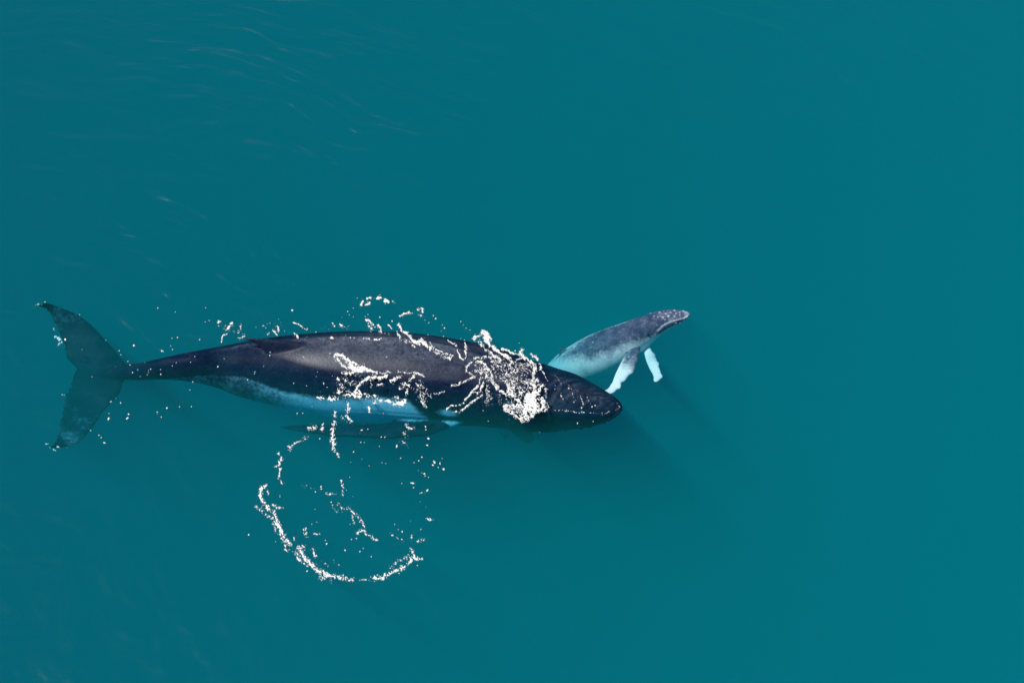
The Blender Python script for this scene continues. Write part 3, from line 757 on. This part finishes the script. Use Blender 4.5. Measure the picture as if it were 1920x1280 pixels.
dp = [(100,835,2),(570,532,1.4),(610,495,1.6),(612,512,1.2),(567,655,1),(650,900,2),(640,875,1.2),(600,828,1.2),(790,520,1),(835,563,.9),(1145,215,2.4),(1035,150,1.2),(1062,150,1.3),(892,185,1.2),(915,187,.8),(1022,215,1),(840,253,1.3),(898,303,1.1),(950,352,1),(1040,330,.9),(1067,334,1.3),(1172,297,1.2),(1323,290,1.8),(1300,315,1.4),(1267,328,1.1),(1340,405,1.6),(1368,430,.9),(1180,473,1),(1262,503,1.6),(1360,522,2.2),(1350,638,1.1),(1410,325,3),(1400,345,2),(1450,335,2.2),(1437,362,1.2),(1475,375,2.4),(1465,298,.9),(1370,160,2.2),(1360,207,1.8),(1348,75,1.6),(1350,95,1.5),(898,100,1.6),(1130,762,1.1),(1183,815,1.5),(1155,800,1),(1128,903,1.2),(1180,870,1.6),(825,868,1.3),(860,862,1.3),(780,945,1.4),(885,955,1.2),(908,933,1),(965,990,1.2),(600,160,1.2),(545,760,.9),(580,745,.8),(320,560,.9),(1310,600,.7),(1315,800,1),(1345,420,1),(1290,1055,1.2),(1160,1110,1.3),(512,1092,1.6),(615,1155,1.5),(1240,740,.7),(820,325,.7),(812,430,.8),(290,885,.9),(320,570,.7),(815,760,.8)]
dots = [(r5([(a, b)])[0], c) for a, b, c in dp]
foam_patch('foam_ring', S, 'broken ring of white foam lying on open water below the adult flank', seed=47, grain=0.9, wscale=0.74, sscale=0.86, hscale=1.38, lift=0.016, dots=dots, category='foam ring')

# -- drops round the tail stock
d1 = [(1025,152,1.2),(1155,180,1.3),(845,430,2),(635,390,1.3),(735,470,1.1),(748,500,1),(800,548,1.1),(815,575,1.2),(835,633,1.3),(955,635,1.8),(970,608,1.3),(955,618,1),(1045,612,1.1),(1047,648,1.4),(1055,470,2),(1120,432,1.1),(1135,460,1.1),(1130,375,1.2),(1172,370,1.3),(655,980,2.6),(657,940,1),(797,975,2.6),(805,946,1.8),(1020,930,1.5),(1022,945,1.2),(1050,968,1.4),(1093,900,1.9),(1187,890,1.3),(1277,888,1.4),(745,860,1.4),(672,855,1),(583,1103,1.2),(600,1120,1.3),(625,1160,2),(1265,765,1.1),(1287,706,1.3),(1475,590,1.5),(1522,532,1),(1162,560,1),(1270,558,1),(1133,585,1),(330,388,2.4),(1338,388,1.5),(530,667,1),(1302,515,.9),(945,652,.9),(455,462,.9),(307,800,1),(323,803,.8),(893,663,.9),(1383,148,1)]
dots = [(r1([(a, b)])[0], c) for a, b, c in d1]
foam_patch('spray', [(r1([(1040, 460), (1060, 475)]), 1.5, .8)], 'scattered white water drops around the narrow tail stock near the flukes', seed=53, lift=0.02, dots=dots, category='spray')

# -- aerated water just under the surface at the edges of the flukes
S = [(r1([(95,140),(130,122),(185,110)]), 2.2, .95), (r1([(225,110),(240,112)]), 1.6, .9), (r1([(240,300),(245,320)]), 2.2, .9), (r1([(255,365),(285,390),(300,410),(275,435)]), 4, 1.0), (r1([(425,190),(440,198)]), 1.6, .9),
     (r1([(190,1165),(210,1195),(260,1215)]), 3, .9), (r1([(270,1190),(300,1200)]), 2, 1.1), (r1([(350,1190),(380,1175)]), 2, .95), (r1([(515,1060),(525,1070)]), 1.8, 1.1), (r1([(670,850),(690,865)]), 2, .85), (r1([(705,820),(712,830)]), 1.2, .9)]
foam_patch('foam', S, 'faint green-white foam trailing along the edges of the submerged flukes', seed=61, lift=0.012, z0=-0.55, grain=0.9, sscale=0.80, wscale=0.8)
